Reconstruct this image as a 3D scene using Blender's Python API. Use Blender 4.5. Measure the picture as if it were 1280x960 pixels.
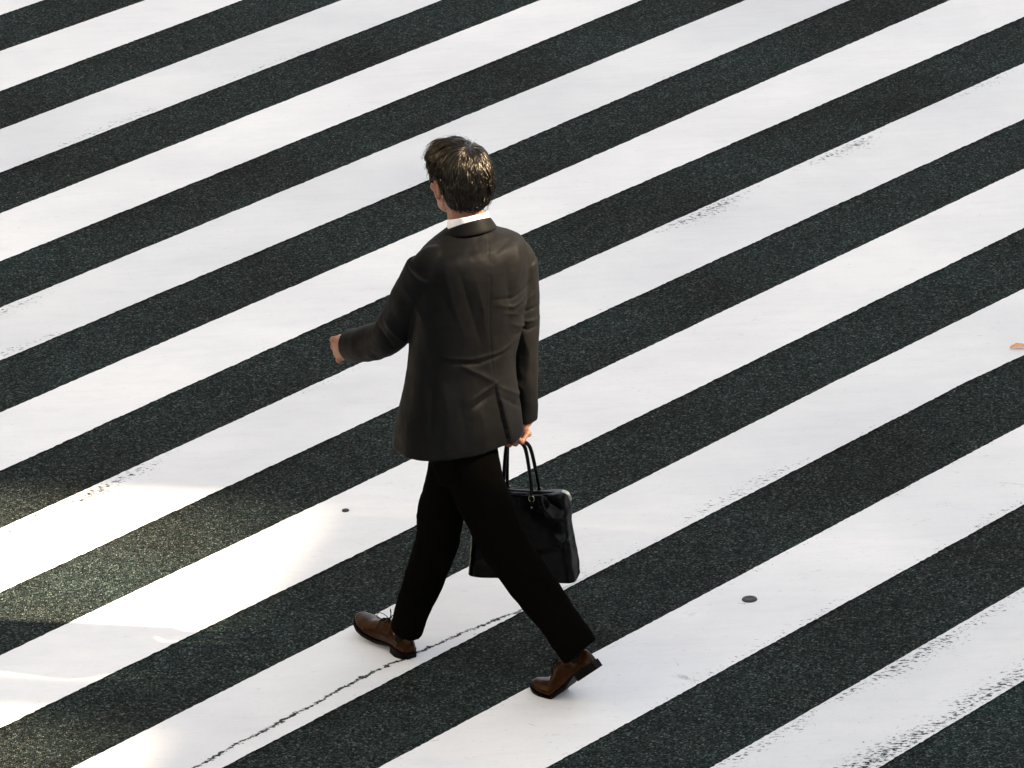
import bpy, bmesh, math, random
import numpy as np
from mathutils import Vector, Matrix, noise
random.seed(7); rng = np.random.default_rng(7)
scene = bpy.context.scene
for o in list(bpy.data.objects): bpy.data.objects.remove(o)
COL = scene.collection

# ------------------------------------------------------------------ camera
F_PX, PITCH, ROLL, CAM_H = 6409.17, 0.365, -0.05, 6.45
CAM = Vector((0.14298, -14.37912, CAM_H))
X0 = Vector((1, 0, 0)); U0 = Vector((0, math.sin(PITCH), math.cos(PITCH))); FWD = Vector((0, math.cos(PITCH), -math.sin(PITCH)))
RIGHT = X0*math.cos(ROLL) + U0*math.sin(ROLL)
UP = -X0*math.sin(ROLL) + U0*math.cos(ROLL)
cam_d = bpy.data.cameras.new('camera'); cam = bpy.data.objects.new('camera', cam_d); COL.objects.link(cam)
cam_d.sensor_width = 36; cam_d.lens = F_PX/1280*36; cam_d.clip_start = 0.5; cam_d.clip_end = 2000
M = Matrix((RIGHT, UP, -FWD)).transposed().to_4x4(); M.translation = CAM
cam.matrix_world = M
scene.camera = cam

# ------------------------------------------------------------------ light
SUN_EL = math.radians(33)
SUN_DIR_H = Vector((0.965, -0.26, 0)).normalized()          # horizontal direction towards the sun
SUN_VEC = (SUN_DIR_H*math.cos(SUN_EL) + Vector((0, 0, math.sin(SUN_EL)))).normalized()
world = bpy.data.worlds.new('World'); scene.world = world; world.use_nodes = True
nt = world.node_tree; nt.nodes.clear()
wo = nt.nodes.new('ShaderNodeOutputWorld'); bg = nt.nodes.new('ShaderNodeBackground'); sky = nt.nodes.new('ShaderNodeTexSky')
hs = nt.nodes.new('ShaderNodeHueSaturation'); hs.inputs['Saturation'].default_value = 0.26
sky.sky_type = 'NISHITA'; sky.sun_disc = False; sky.sun_elevation = SUN_EL
sky.sun_rotation = math.atan2(SUN_DIR_H.x, SUN_DIR_H.y)
sky.dust_density = 2.0; sky.air_density = 1.0
bg.inputs['Strength'].default_value = 0.06
nt.links.new(sky.outputs[0], hs.inputs['Color']); nt.links.new(hs.outputs[0], bg.inputs[0]); nt.links.new(bg.outputs[0], wo.inputs[0])
sl = bpy.data.lights.new('sun', 'SUN'); sl.energy = 5.0; sl.angle = math.radians(0.75); sl.color = (1.0, 0.80, 0.56)
so = bpy.data.objects.new('sun', sl); COL.objects.link(so)
so.rotation_euler = SUN_VEC.to_track_quat('Z', 'Y').to_euler()
vs = scene.view_settings; vs.view_transform = 'Standard'; vs.look = 'None'; vs.gamma = 1; vs.use_curve_mapping = False
vs.exposure = 2.74
scene.render.resolution_x = 1024; scene.render.resolution_y = 768

# ------------------------------------------------------------------ helpers
def P(px, py, y):
    """a point of the figure in world metres, from a measured sight line and its depth"""
    d = FWD*F_PX + RIGHT*(px-640) + UP*(480-py)
    return CAM + d*((y-CAM.y)/d.y)

def G(px, py, z=0.0):
    d = FWD*F_PX + RIGHT*(px-640) + UP*(480-py)
    return CAM + d*((z-CAM.z)/d.z)

def link(name, me, mat=None, parent=None):
    o = bpy.data.objects.new(name, me); COL.objects.link(o)
    if mat: me.materials.clear(); me.materials.append(mat)
    if parent: o.parent = parent; o.matrix_parent_inverse = Matrix.Translation(-parent.location)
    return o

def tag(o, label=None, cat=None, group=None, kind=None):
    if label: o['label'] = label
    if cat: o['category'] = cat
    if group: o['group'] = group
    if kind: o['kind'] = kind
    return o

def empty(name, loc):
    o = bpy.data.objects.new(name, None); o.location = loc; COL.objects.link(o); return o

def catmull(rows, per=6):
    rows = [np.array(r, float) for r in rows]; n = len(rows); out = []
    for i in range(n-1):
        p0 = rows[max(i-1, 0)]; p1 = rows[i]; p2 = rows[i+1]; p3 = rows[min(i+2, n-1)]
        for k in range(per):
            t = k/per
            out.append(0.5*((2*p1)+(-p0+p2)*t+(2*p0-5*p1+4*p2-p3)*t*t+(-p0+3*p1-3*p2+p3)*t**3))
    out.append(rows[-1]); return out

def bm_rings(bm, rings, cap=True):
    R = [[bm.verts.new(p) for p in r] for r in rings]; n = len(R[0])
    for a, b in zip(R[:-1], R[1:]):
        for i in range(n): bm.faces.new((a[i], a[(i+1) % n], b[(i+1) % n], b[i]))
    if cap:
        bm.faces.new(R[0][::-1]); bm.faces.new(R[-1])

def tube(bm, rows, n=20, per=5, up=None, cap=True, smooth=True, rnd=True):
    """rows: (point, ra) or (point, ra, rb); ra across 'side', rb across 'up'"""
    rr = [list(r[0]) + [r[1], r[2] if len(r) > 2 else r[1]] for r in rows]
    rr = catmull(rr, per) if smooth else [np.array(r, float) for r in rr]
    pts = [Vector(r[:3]) for r in rr]; rings = []; ref = up.copy() if up else None
    for i, p in enumerate(pts):
        t = (pts[min(i+1, len(pts)-1)] - pts[max(i-1, 0)]).normalized()
        if ref is None: ref = t.orthogonal()
        s = t.cross(ref).normalized(); u = s.cross(t).normalized(); ref = u
        ra, rb = rr[i][3], rr[i][4]
        rings.append((p, t, s, u, ra, rb))
    out = []
    if rnd:
        p, t, s, u, ra, rb = rings[0]; m = min(ra, rb)
        for a in (80, 55, 28):
            c, q = math.cos(math.radians(a)), math.sin(math.radians(a)); out.append((p - t*m*q, s, u, ra*c, rb*c))
    out += [(p, s, u, ra, rb) for p, t, s, u, ra, rb in rings]
    if rnd:
        p, t, s, u, ra, rb = rings[-1]; m = min(ra, rb)
        for a in (28, 55, 80):
            c, q = math.cos(math.radians(a)), math.sin(math.radians(a)); out.append((p + t*m*q, s, u, ra*c, rb*c))
    bm_rings(bm, [[p + s*(ra*math.cos(2*math.pi*k/n)) + u*(rb*math.sin(2*math.pi*k/n)) for k in range(n)] for p, s, u, ra, rb in out], cap)

def torso_rings(bm, rows, yaw, per=6, n=48, e=2.3):
    """rows: (centre, half width, half depth)"""
    r = Vector((math.cos(yaw), math.sin(yaw), 0)); f = Vector((-math.sin(yaw), math.cos(yaw), 0)); rings = []
    for q in catmull([list(c)+[a, b] for c, a, b in rows], per):
        c = Vector(q[:3]); ring = []
        for k in range(n):
            t = 2*math.pi*k/n; ct, st = math.cos(t), math.sin(t)
            ring.append(c + r*(q[3]*math.copysign(abs(ct)**(2/e), ct)) + f*(q[4]*math.copysign(abs(st)**(2/e), st)))
        rings.append(ring)
    bm_rings(bm, rings)

def ball(bm, c, rx, ry, rz, rot=None, seg=24):
    m = Matrix.Translation(c) @ (rot.to_4x4() if rot else Matrix()) @ Matrix.Diagonal((rx, ry, rz, 1))
    bmesh.ops.create_uvsphere(bm, u_segments=seg, v_segments=seg//2+2, radius=1, matrix=m)

def remesh(bm, voxel, smooth=6, factor=0.5):
    bmesh.ops.recalc_face_normals(bm, faces=bm.faces)
    me = bpy.data.meshes.new('tmp'); bm.to_mesh(me); bm.free()
    o = bpy.data.objects.new('tmp', me); COL.objects.link(o)
    m = o.modifiers.new('r', 'REMESH'); m.mode = 'VOXEL'; m.voxel_size = voxel; m.use_smooth_shade = True
    if smooth:
        s = o.modifiers.new('s', 'SMOOTH'); s.factor = factor; s.iterations = smooth
    dg = bpy.context.evaluated_depsgraph_get(); dg.update()
    out = bpy.data.meshes.new_from_object(o.evaluated_get(dg))
    bpy.data.objects.remove(o); bpy.data.meshes.remove(me)
    return out

def get_co(me):
    a = np.empty(len(me.vertices)*3); me.vertices.foreach_get('co', a); return a.reshape(-1, 3)
def get_no(me):
    a = np.empty(len(me.vertices)*3); me.vertex_normals.foreach_get('vector', a); return a.reshape(-1, 3)
def set_co(me, co):
    me.vertices.foreach_set('co', co.ravel()); me.update()
def smooth_shade(me):
    me.polygons.foreach_set('use_smooth', [True]*len(me.polygons)); me.update()
def finish(bm, name, mat, parent=None, smooth=True, sharp=None):
    bmesh.ops.recalc_face_normals(bm, faces=bm.faces)
    me = bpy.data.meshes.new(name); bm.to_mesh(me); bm.free()
    if smooth: smooth_shade(me)
    if sharp: me.set_sharp_from_angle(angle=math.radians(sharp))
    return link(name, me, mat, parent)

def pline(co, no, pts, width, amp, step=0.0, facing=-0.1, y_sign=-1):
    """raise (amp>0) or sink a fold along a polyline of figure points, seen square to the figure's back.
    step: the cloth on the upper/left side of the line lies this much higher, fading out over 3 cm"""
    Q = [P(a, b, -0.1) for a, b in pts]; Q = np.array([[q.x, q.z] for q in Q]); X = co[:, [0, 2]]
    best = np.full(len(X), 1e9); side = np.zeros(len(X)); par = np.zeros(len(X))
    L = len(Q)-1
    for i in range(L):
        a, b = Q[i], Q[i+1]; d = b-a; l2 = d@d
        t = np.clip(((X-a)@d)/l2, 0, 1); w = X-(a+t[:, None]*d); ds = np.hypot(w[:, 0], w[:, 1])
        m = ds < best; best[m] = ds[m]; side[m] = np.sign(d[0]*w[m, 1]-d[1]*w[m, 0]); par[m] = ((i+t)/L)[m]
    mask = (no[:, 1]*y_sign*-1 < facing) if y_sign < 0 else (no[:, 1] > 0.1)
    mask = no[:, 1] < facing
    taper = np.sin(np.pi*np.clip(par*0.94+0.03, 0, 1))**0.6
    h = amp*np.exp(-(best/width)**1.35)*taper
    if step:
        h += step*(side > 0)*np.exp(-(best/0.022)**2)*np.clip(taper*1.3, 0, 1)
    return np.where(mask, h, 0)

def cloth_noise(co, no, scale, amp, sx=1, sy=1, sz=1, seed=0):
    h = np.array([noise.noise(Vector((c[0]*scale*sx+seed, c[1]*scale*sy, c[2]*scale*sz))) for c in co])
    return amp*h

# ------------------------------------------------------------------ materials
def mat(name):
    m = bpy.data.materials.new(name); m.use_nodes = True; n = m.node_tree
    return m, n, n.nodes['Principled BSDF']
def N(n, t, **kw):
    x = n.nodes.new(t)
    for k, v in kw.items():
        if hasattr(x, k): setattr(x, k, v)
        else: x.inputs[k].default_value = v
    return x
def tex(n, kind='Object'): return n.nodes.new('ShaderNodeTexCoord').outputs[kind]
def ramp(n, fac, stops):
    r = n.nodes.new('ShaderNodeValToRGB'); n.links.new(fac, r.inputs[0]); e = r.color_ramp.elements
    while len(e) < len(stops): e.new(0.5)
    for i, (p, c) in enumerate(stops): e[i].position = p; e[i].color = (c if len(c) == 4 else (*c, 1))
    return r.outputs[0]
def math_n(n, op, a, b=None, clamp=False):
    x = n.nodes.new('ShaderNodeMath'); x.operation = op; x.use_clamp = clamp
    for i, v in enumerate((a, b)):
        if v is None: continue
        if isinstance(v, (int, float)): x.inputs[i].default_value = v
        else: n.links.new(v, x.inputs[i])
    return x.outputs[0]
def mixc(n, fac, a, b, mode='MIX'):
    x = n.nodes.new('ShaderNodeMix'); x.data_type = 'RGBA'; x.blend_type = mode
    for s, v in ((x.inputs[0], fac), (x.inputs[6], a), (x.inputs[7], b)):
        if isinstance(v, (int, float)): s.default_value = v
        elif isinstance(v, tuple): s.default_value = (*v, 1)
        else: n.links.new(v, s)
    return x.outputs[2]

def asphalt_nodes(n):
    co = tex(n)
    vo = N(n, 'ShaderNodeTexVoronoi', feature='F1', Scale=185.0); n.links.new(co, vo.inputs['Vector'])
    ns = N(n, 'ShaderNodeTexNoise', Scale=320.0, Detail=4.0, Roughness=0.7); n.links.new(co, ns.inputs['Vector'])
    big = N(n, 'ShaderNodeTexNoise', Scale=0.9, Detail=5.0, Roughness=0.6); n.links.new(co, big.inputs['Vector'])
    mid = N(n, 'ShaderNodeTexNoise', Scale=14.0, Detail=5.0, Roughness=0.65); n.links.new(co, mid.inputs['Vector'])
    sep = n.nodes.new('ShaderNodeSeparateColor'); n.links.new(vo.outputs['Color'], sep.inputs[0])
    stone = ramp(n, sep.outputs[0], [(0.0, (0.006, 0.007, 0.007)), (0.4, (0.015, 0.019, 0.0185)), (0.75, (0.036, 0.044, 0.043)), (0.94, (0.07, 0.082, 0.079)), (1.0, (0.17, 0.18, 0.17))])
    tint = ramp(n, sep.outputs[1], [(0.0, (0.88, 1.04, 1.03)), (0.6, (1, 1, 1)), (1.0, (1.2, 1.06, 0.92))])
    c = mixc(n, 1.0, stone, tint, 'MULTIPLY')
    c = mixc(n, 1.0, c, ramp(n, ns.outputs[0], [(0.3, (0.35, 0.35, 0.35)), (0.7, (1.6, 1.6, 1.6))]), 'MULTIPLY')
    c = mixc(n, 1.0, c, ramp(n, big.outputs[0], [(0.3, (0.50, 0.46, 0.44)), (0.5, (.78, .82, .82)), (0.7, (0.88, 1.08, 1.08))]), 'MULTIPLY')
    c = mixc(n, 1.0, c, ramp(n, mid.outputs[0], [(0.3, (0.8, 0.8, 0.8)), (0.7, (1.2, 1.2, 1.2))]), 'MULTIPLY')
    hgt = math_n(n, 'ADD', math_n(n, 'MULTIPLY', vo.outputs['Distance'], -120.0*0.02), math_n(n, 'MULTIPLY', sep.outputs[2], 0.8))
    return co, c, hgt, ns, big, mid

m_asph, n, b = mat('asphalt')
co, c, hgt, ns, big, mid = asphalt_nodes(n)
n.links.new(c, b.inputs['Base Color']); b.inputs['Roughness'].default_value = 0.9; b.inputs['Specular IOR Level'].default_value = 0.04
bp = N(n, 'ShaderNodeBump', Strength=0.8, Distance=0.003); n.links.new(hgt, bp.inputs['Height']); n.links.new(bp.outputs[0], b.inputs['Normal'])

# road paint: thick worn thermoplastic; wear attributes say how far the edges of a stripe have broken away
m_paint, n, b = mat('road_paint')
co, c_as, hgt, ns, big, mid = asphalt_nodes(n)
def attr(name): a = n.nodes.new('ShaderNodeAttribute'); a.attribute_name = name; return a.outputs['Fac']
mp = n.nodes.new('ShaderNodeMapping'); mp.inputs['Scale'].default_value = (1.0, 1.9, 1.0); n.links.new(co, mp.inputs['Vector'])
chip = N(n, 'ShaderNodeTexNoise', Scale=52.0, Detail=6.0, Roughness=0.72); n.links.new(mp.outputs[0], chip.inputs['Vector'])
chip2 = N(n, 'ShaderNodeTexNoise', Scale=5.0, Detail=3.0, Roughness=0.6); n.links.new(co, chip2.inputs['Vector'])
dt, db, wt, wb = attr('dist_far'), attr('dist_near'), attr('wear_far'), attr('wear_near')
def edge(d, w):   # 1 at the edge, falling off over 4 to 10 cm
    r = math_n(n, 'DIVIDE', d, math_n(n, 'ADD', math_n(n, 'MULTIPLY', w, 0.19), 0.004))
    return math_n(n, 'MULTIPLY', math_n(n, 'MULTIPLY', math_n(n, 'SUBTRACT', 1.0, r, True), math_n(n, 'ADD', math_n(n, 'MULTIPLY', r, 2.5), 0.42, True)), math_n(n, 'ADD', math_n(n, 'MULTIPLY', w, 0.95), 0.25))
e = math_n(n, 'MAXIMUM', edge(dt, wt), edge(db, wb))
thr = math_n(n, 'ADD', math_n(n, 'MULTIPLY', e, 0.235), math_n(n, 'MULTIPLY', chip2.outputs[0], 0.13))
thr = math_n(n, 'ADD', thr, math_n(n, 'MULTIPLY', attr('wear_all'), 0.085))
worn = math_n(n, 'MULTIPLY', math_n(n, 'SUBTRACT', math_n(n, 'ADD', chip.outputs[0], thr), 0.815), 26.0, True)
# the long crack that runs along the near edge of one stripe
jag = N(n, 'ShaderNodeTexNoise', Scale=9.0, Detail=9.0, Roughness=0.72); n.links.new(co, jag.inputs['Vector'])
jd = math_n(n, 'ABSOLUTE', math_n(n, 'ADD', attr('crack_dist'), math_n(n, 'MULTIPLY', math_n(n, 'SUBTRACT', jag.outputs[0], 0.5), 0.075)))
wd = math_n(n, 'MULTIPLY', math_n(n, 'SUBTRACT', chip.outputs[0], 0.35), 0.045)
crk = math_n(n, 'MULTIPLY', math_n(n, 'SUBTRACT', wd, jd), 600.0, True)
crk = math_n(n, 'MULTIPLY', crk, attr('crack'))
worn = math_n(n, 'MAXIMUM', worn, crk)
# hairline cracks
vc = N(n, 'ShaderNodeTexVoronoi', feature='DISTANCE_TO_EDGE', Scale=4.5); 
dd = mixc(n, 0.12, co, N(n, 'ShaderNodeTexNoise', Scale=6.0, Detail=6.0).outputs['Color']); n.links.new(dd, vc.inputs['Vector'])
hair = math_n(n, 'MULTIPLY', math_n(n, 'SUBTRACT', 0.006, vc.outputs['Distance']), 300.0, True)
hair = math_n(n, 'MULTIPLY', hair, math_n(n, 'MULTIPLY', math_n(n, 'SUBTRACT', mid.outputs[0], 0.56), 9.0, True))
hair = math_n(n, 'MULTIPLY', hair, attr('hairline'))
white = ramp(n, big.outputs[0], [(0.35, (0.72, 0.725, 0.74)), (0.5, (0.78, 0.785, 0.79)), (0.62, (0.84, 0.84, 0.835))])
scuff = N(n, 'ShaderNodeTexNoise', Scale=7.0, Detail=7.0, Roughness=0.7, Distortion=0.6)
mp2 = n.nodes.new('ShaderNodeMapping'); mp2.inputs['Scale'].default_value = (0.6, 3.0, 1.0); n.links.new(co, mp2.inputs['Vector']); n.links.new(mp2.outputs[0], scuff.inputs['Vector'])
white = mixc(n, 1.0, white, ramp(n, scuff.outputs[0], [(0.3, (0.955, 0.955, 0.965)), (0.5, (1, 1, 1)), (0.75, (1.02, 1.02, 1.02))]), 'MULTIPLY')
white = mixc(n, 1.0, white, ramp(n, ns.outputs[0], [(0.25, (0.90, 0.90, 0.90)), (0.5, (1, 1, 1))]), 'MULTIPLY')
white = mixc(n, attr('tone'), white, mixc(n, 1.0, white, (0.85, 0.865, 0.88), 'MULTIPLY'))
spot = N(n, 'ShaderNodeTexNoise', Scale=90.0, Detail=2.0, Roughness=0.5); n.links.new(co, spot.inputs['Vector'])
white = mixc(n, math_n(n, 'MULTIPLY', math_n(n, 'SUBTRACT', spot.outputs[0], 0.70), 6.0, True), white, (0.42, 0.42, 0.42))
mp3 = n.nodes.new('ShaderNodeMapping'); mp3.inputs['Scale'].default_value = (1.0, 5.0, 1.0); mp3.inputs['Rotation'].default_value = (0, 0, 0.12); n.links.new(co, mp3.inputs['Vector'])
scr = N(n, 'ShaderNodeTexNoise', Scale=26.0, Detail=8.0, Roughness=0.7); n.links.new(mp3.outputs[0], scr.inputs['Vector'])
sc = math_n(n, 'MULTIPLY', math_n(n, 'SUBTRACT', math_n(n, 'ADD', scr.outputs[0], math_n(n, 'MULTIPLY', math_n(n, 'SUBTRACT', mid.outputs[0], 0.5), 0.35)), 0.635), 12.0, True)
white = mixc(n, math_n(n, 'MULTIPLY', sc, 0.7), white, (0.38, 0.39, 0.40))
col = mixc(n, math_n(n, 'MULTIPLY', hair, 0.55), white, (0.12, 0.12, 0.12))
col = mixc(n, worn, col, c_as)
n.links.new(col, b.inputs['Base Color']); b.inputs['Roughness'].default_value = 0.7; b.inputs['Specular IOR Level'].default_value = 0.1
hh = math_n(n, 'SUBTRACT', math_n(n, 'MULTIPLY', ns.outputs[0], 0.25), math_n(n, 'MULTIPLY', worn, 1.0))
bp = N(n, 'ShaderNodeBump', Strength=0.35, Distance=0.003); n.links.new(hh, bp.inputs['Height']); n.links.new(bp.outputs[0], b.inputs['Normal'])

def cloth_mat(name, col, rough, sheen=0.0, spec=0.5, weave=900, wb=0.12):
    m, n, b = mat(name); co = tex(n)
    ns = N(n, 'ShaderNodeTexNoise', Scale=float(weave), Detail=3.0); n.links.new(co, ns.inputs['Vector'])
    lg = N(n, 'ShaderNodeTexNoise', Scale=9.0, Detail=4.0); n.links.new(co, lg.inputs['Vector'])
    c = mixc(n, 1.0, mixc(n, ns.outputs[0], tuple(x*0.7 for x in col), tuple(x*1.35 for x in col)), ramp(n, lg.outputs[0], [(0.3, (0.85, 0.85, 0.85)), (0.7, (1.15, 1.15, 1.15))]), 'MULTIPLY')
    n.links.new(c, b.inputs['Base Color']); b.inputs['Roughness'].default_value = rough
    b.inputs['Specular IOR Level'].default_value = spec; b.inputs['Sheen Weight'].default_value = sheen
    bp = N(n, 'ShaderNodeBump', Strength=wb, Distance=0.001); n.links.new(ns.outputs[0], bp.inputs['Height']); n.links.new(bp.outputs[0], b.inputs['Normal'])
    return m
m_suit = cloth_mat('dark_suit_wool', (0.0050, 0.0050, 0.0051), 0.55, 0.0, 0.055)
m_trous = cloth_mat('dark_trouser_wool', (0.0022, 0.0019, 0.0015), 0.9, 0.0, 0.01)
m_shirt = cloth_mat('white_cotton', (0.8, 0.8, 0.82), 0.8, 0.0, 0.2)
m_sock = cloth_mat('black_sock', (0.006, 0.006, 0.006), 0.9, 0, 0.1)
m_skin, n, b = mat('skin')
co = tex(n); ns = N(n, 'ShaderNodeTexNoise', Scale=60.0, Detail=5.0); n.links.new(co, ns.inputs['Vector'])
lg = N(n, 'ShaderNodeTexNoise', Scale=18.0, Detail=2.0); n.links.new(co, lg.inputs['Vector'])
c = mixc(n, ns.outputs[0], (0.20, 0.085, 0.045), (0.28, 0.13, 0.075)); c = mixc(n, math_n(n, 'MULTIPLY', lg.outputs[0], 0.4), c, (0.30, 0.095, 0.06))
n.links.new(c, b.inputs['Base Color']); b.inputs['Roughness'].default_value = 0.5; b.inputs['Subsurface Weight'].default_value = 0.26
b.inputs['Subsurface Radius'].default_value = (0.01, 0.004, 0.002); b.inputs['Subsurface Scale'].default_value = 0.6
bp = N(n, 'ShaderNodeBump', Strength=0.25, Distance=0.001); n.links.new(ns.outputs[0], bp.inputs['Height']); n.links.new(bp.outputs[0], b.inputs['Normal'])
def leather(name, col, rough, scale=260.0, coat=0.3):
    m, n, b = mat(name); co = tex(n)
    vo = N(n, 'ShaderNodeTexVoronoi', Scale=scale*2); n.links.new(co, vo.inputs['Vector'])
    lg = N(n, 'ShaderNodeTexNoise', Scale=14.0, Detail=5.0, Roughness=0.6); n.links.new(co, lg.inputs['Vector'])
    c = mixc(n, lg.outputs[0], tuple(x*0.45 for x in col), tuple(x*1.5 for x in col)); n.links.new(c, b.inputs['Base Color'])
    n.links.new(math_n(n, 'ADD', math_n(n, 'MULTIPLY', lg.outputs[0], 0.3), rough-0.15), b.inputs['Roughness'])
    b.inputs['Coat Weight'].default_value = coat; b.inputs['Coat Roughness'].default_value = 0.25
    bp = N(n, 'ShaderNodeBump', Strength=0.15, Distance=0.0006); n.links.new(vo.outputs['Distance'], bp.inputs['Height']); n.links.new(bp.outputs[0], b.inputs['Normal'])
    return m
m_shoe = leather('brown_leather', (0.019, 0.0052, 0.0009), 0.27, coat=0.0)
m_sole = leather('dark_sole', (0.003, 0.0018, 0.001), 0.5, coat=0)
m_bag = leather('black_leather', (0.0008, 0.0008, 0.0008), 0.30, coat=0.0)
m_shoe.node_tree.nodes['Principled BSDF'].inputs['Specular Tint'].default_value = (1, .75, .5, 1)
for m_, v_ in ((m_bag, .13), (m_shoe, .16), (m_sole, .06)): m_.node_tree.nodes['Principled BSDF'].inputs['Specular IOR Level'].default_value = v_
m_metal, n, b = mat('worn_nickel'); b.inputs['Base Color'].default_value = (0.5, 0.46, 0.38, 1); b.inputs['Metallic'].default_value = 1; b.inputs['Roughness'].default_value = 0.3
m_hair, n, b = mat('black_hair')
co = tex(n); ns = N(n, 'ShaderNodeTexNoise', Scale=45.0, Detail=4.0); n.links.new(co, ns.inputs['Vector'])
n.links.new(mixc(n, ns.outputs[0], (0.0008, 0.0006, 0.0005), (0.0030, 0.0021, 0.0013)), b.inputs['Base Color'])
b.inputs['Roughness'].default_value = 0.27; b.inputs['Specular IOR Level'].default_value = 0.32; b.inputs['Specular Tint'].default_value = (1.0, 0.88, 0.70, 1)
m_eye, n, b = mat('eye_white'); b.inputs['Base Color'].default_value = (0.7, 0.68, 0.65, 1); b.inputs['Roughness'].default_value = 0.2
m_iris, n, b = mat('iris'); b.inputs['Base Color'].default_value = (0.02, 0.01, 0.006, 1); b.inputs['Roughness'].default_value = 0.15

# ------------------------------------------------------------------ ground
bm = bmesh.new()
bmesh.ops.create_grid(bm, x_segments=1, y_segments=1, size=400)
tag(finish(bm, 'road', m_asph, smooth=False), kind='structure')

# stripe edges measured on the ground (metres from the walker), far edge / near edge of each white bar
EDGES = {1: [(-2.03, 7.356), (-1.84, 7.569)], 2: [(-1.989, 6.813), (-1.384, 7.489)], 3: [(-1.946, 6.237), (-0.952, 7.414)],
 4: [(-1.906, 5.711), (-0.512, 7.337)], 5: [(-1.864, 5.146), (-0.071, 7.26)], 6: [(-1.825, 4.638), (0.224, 7.027)],
 7: [(-1.782, 4.07), (0.213, 6.407), (0.802, 7.108)], 8: [(-1.743, 3.548), (0.202, 5.807), (1.252, 7.03)],
 9: [(-1.7, 2.986), (0.191, 5.176), (1.698, 6.952)], 10: [(-1.661, 2.461), (0.18, 4.589), (2.125, 6.877)],
 11: [(-1.619, 1.904), (0.17, 4.033), (2.402, 6.567)], 12: [(-1.579, 1.385), (0.266, 3.55), (2.33, 5.916)],
 13: [(-1.538, 0.842), (0.257, 2.921), (2.247, 5.176)], 14: [(-1.5, 0.336), (0.354, 2.471), (2.179, 4.56)],
 15: [(-1.459, -0.212), (0.829, 2.404), (2.102, 3.868)], 16: [(-1.217, -0.514), (1.26, 2.344), (2.028, 3.203)],
 17: [(-0.767, -0.566), (0.294, 0.655), (1.716, 2.28), (1.952, 2.524)], 18: [(-0.303, -0.621), (0.095, -0.166), (1.878, 1.859)],
 19: [(0.192, -0.679), (1.799, 1.15)], 20: [(0.673, -0.735), (1.724, 0.473)], 21: [(1.162, -0.792), (1.645, -0.236)]}
TH = 0.8571; SD = np.array([math.cos(TH), math.sin(TH)]); SP = np.array([-math.sin(TH), math.cos(TH)])
def edge_off(k, s):
    if k in EDGES:
        q = sorted((float(np.dot(p, SD)), float(np.dot(p, SP))) for p in EDGES[k])
        a, bq = q[0], q[-1]; sl_ = (bq[1]-a[1])/(bq[0]-a[0]) if bq[0]-a[0] > 1.5 else 0.0
        if s <= a[0]: return a[1]+sl_*max(s-a[0], -1.0)
        if s >= bq[0]: return bq[1]+sl_*min(s-bq[0], 1.0)
        return float(np.interp(s, [v[0] for v in q], [v[1] for v in q]))
    if k < 1: return edge_off(2-(k % 2), s) + 0.77*((2-(k % 2)-k)/2)
    kk = 20+(k % 2); return edge_off(kk, s) - 0.77*((k-kk)/2)
# wear: stripe -> [(px, py, reach in metres, strength, 'far'|'near')]
WEAR = {1: [(60, 130, .5, .2, 'near')], 2: [(130, 160, 1.2, .75, 'near'), (320, 85, 1.0, .7, 'near')], 3: [(420, 130, .8, .3, 'near')],
 4: [(20, 385, .6, .8, 'far'), (30, 440, .6, .8, 'near'), (300, 320, 1, .35, 'near'), (520, 230, .6, .5, 'near'), (850, 90, .8, .5, 'near')],
 5: [(1200, 30, .8, .35, 'near'), (840, 170, .7, .25, 'far')], 6: [(130, 620, .9, 1.0, 'far'), (30, 660, .6, 1.0, 'far'), (400, 480, .8, .5, 'far'), (900, 270, .8, 1.0, 'far'), (1070, 190, .7, .95, 'far'), (1230, 110, .6, .7, 'far'), (1230, 170, .7, .4, 'near')],
 7: [(1250, 240, 1, .25, 'near')], 8: [(930, 620, 1.1, .85, 'near'), (740, 715, .8, .6, 'near'), (1100, 530, .7, .4, 'near')],
 9: [(900, 800, 1.5, .4, 'near'), (1100, 700, 1.0, .3, 'near'), (1230, 650, .6, .5, 'near')],
 10: [(1100, 940, 1.2, .85, 'near'), (1230, 860, 1.0, .8, 'near'), (1130, 810, 1.2, .7, 'far'), (950, 920, .8, .55, 'far')]}
ALLW = {8: .3, 9: .7, 10: .9, 6: .35}
TONE = {0: .7, 1: .25, 2: .9, 4: .95, 6: .55, 8: .45, 9: .15, 10: .9}
HAIRL = {8: .25, 9: 1.0, 10: .6, 7: .3, 4: .2}
CR = [(250, 958), (330, 915), (450, 850), (560, 800), (650, 765)]
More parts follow.
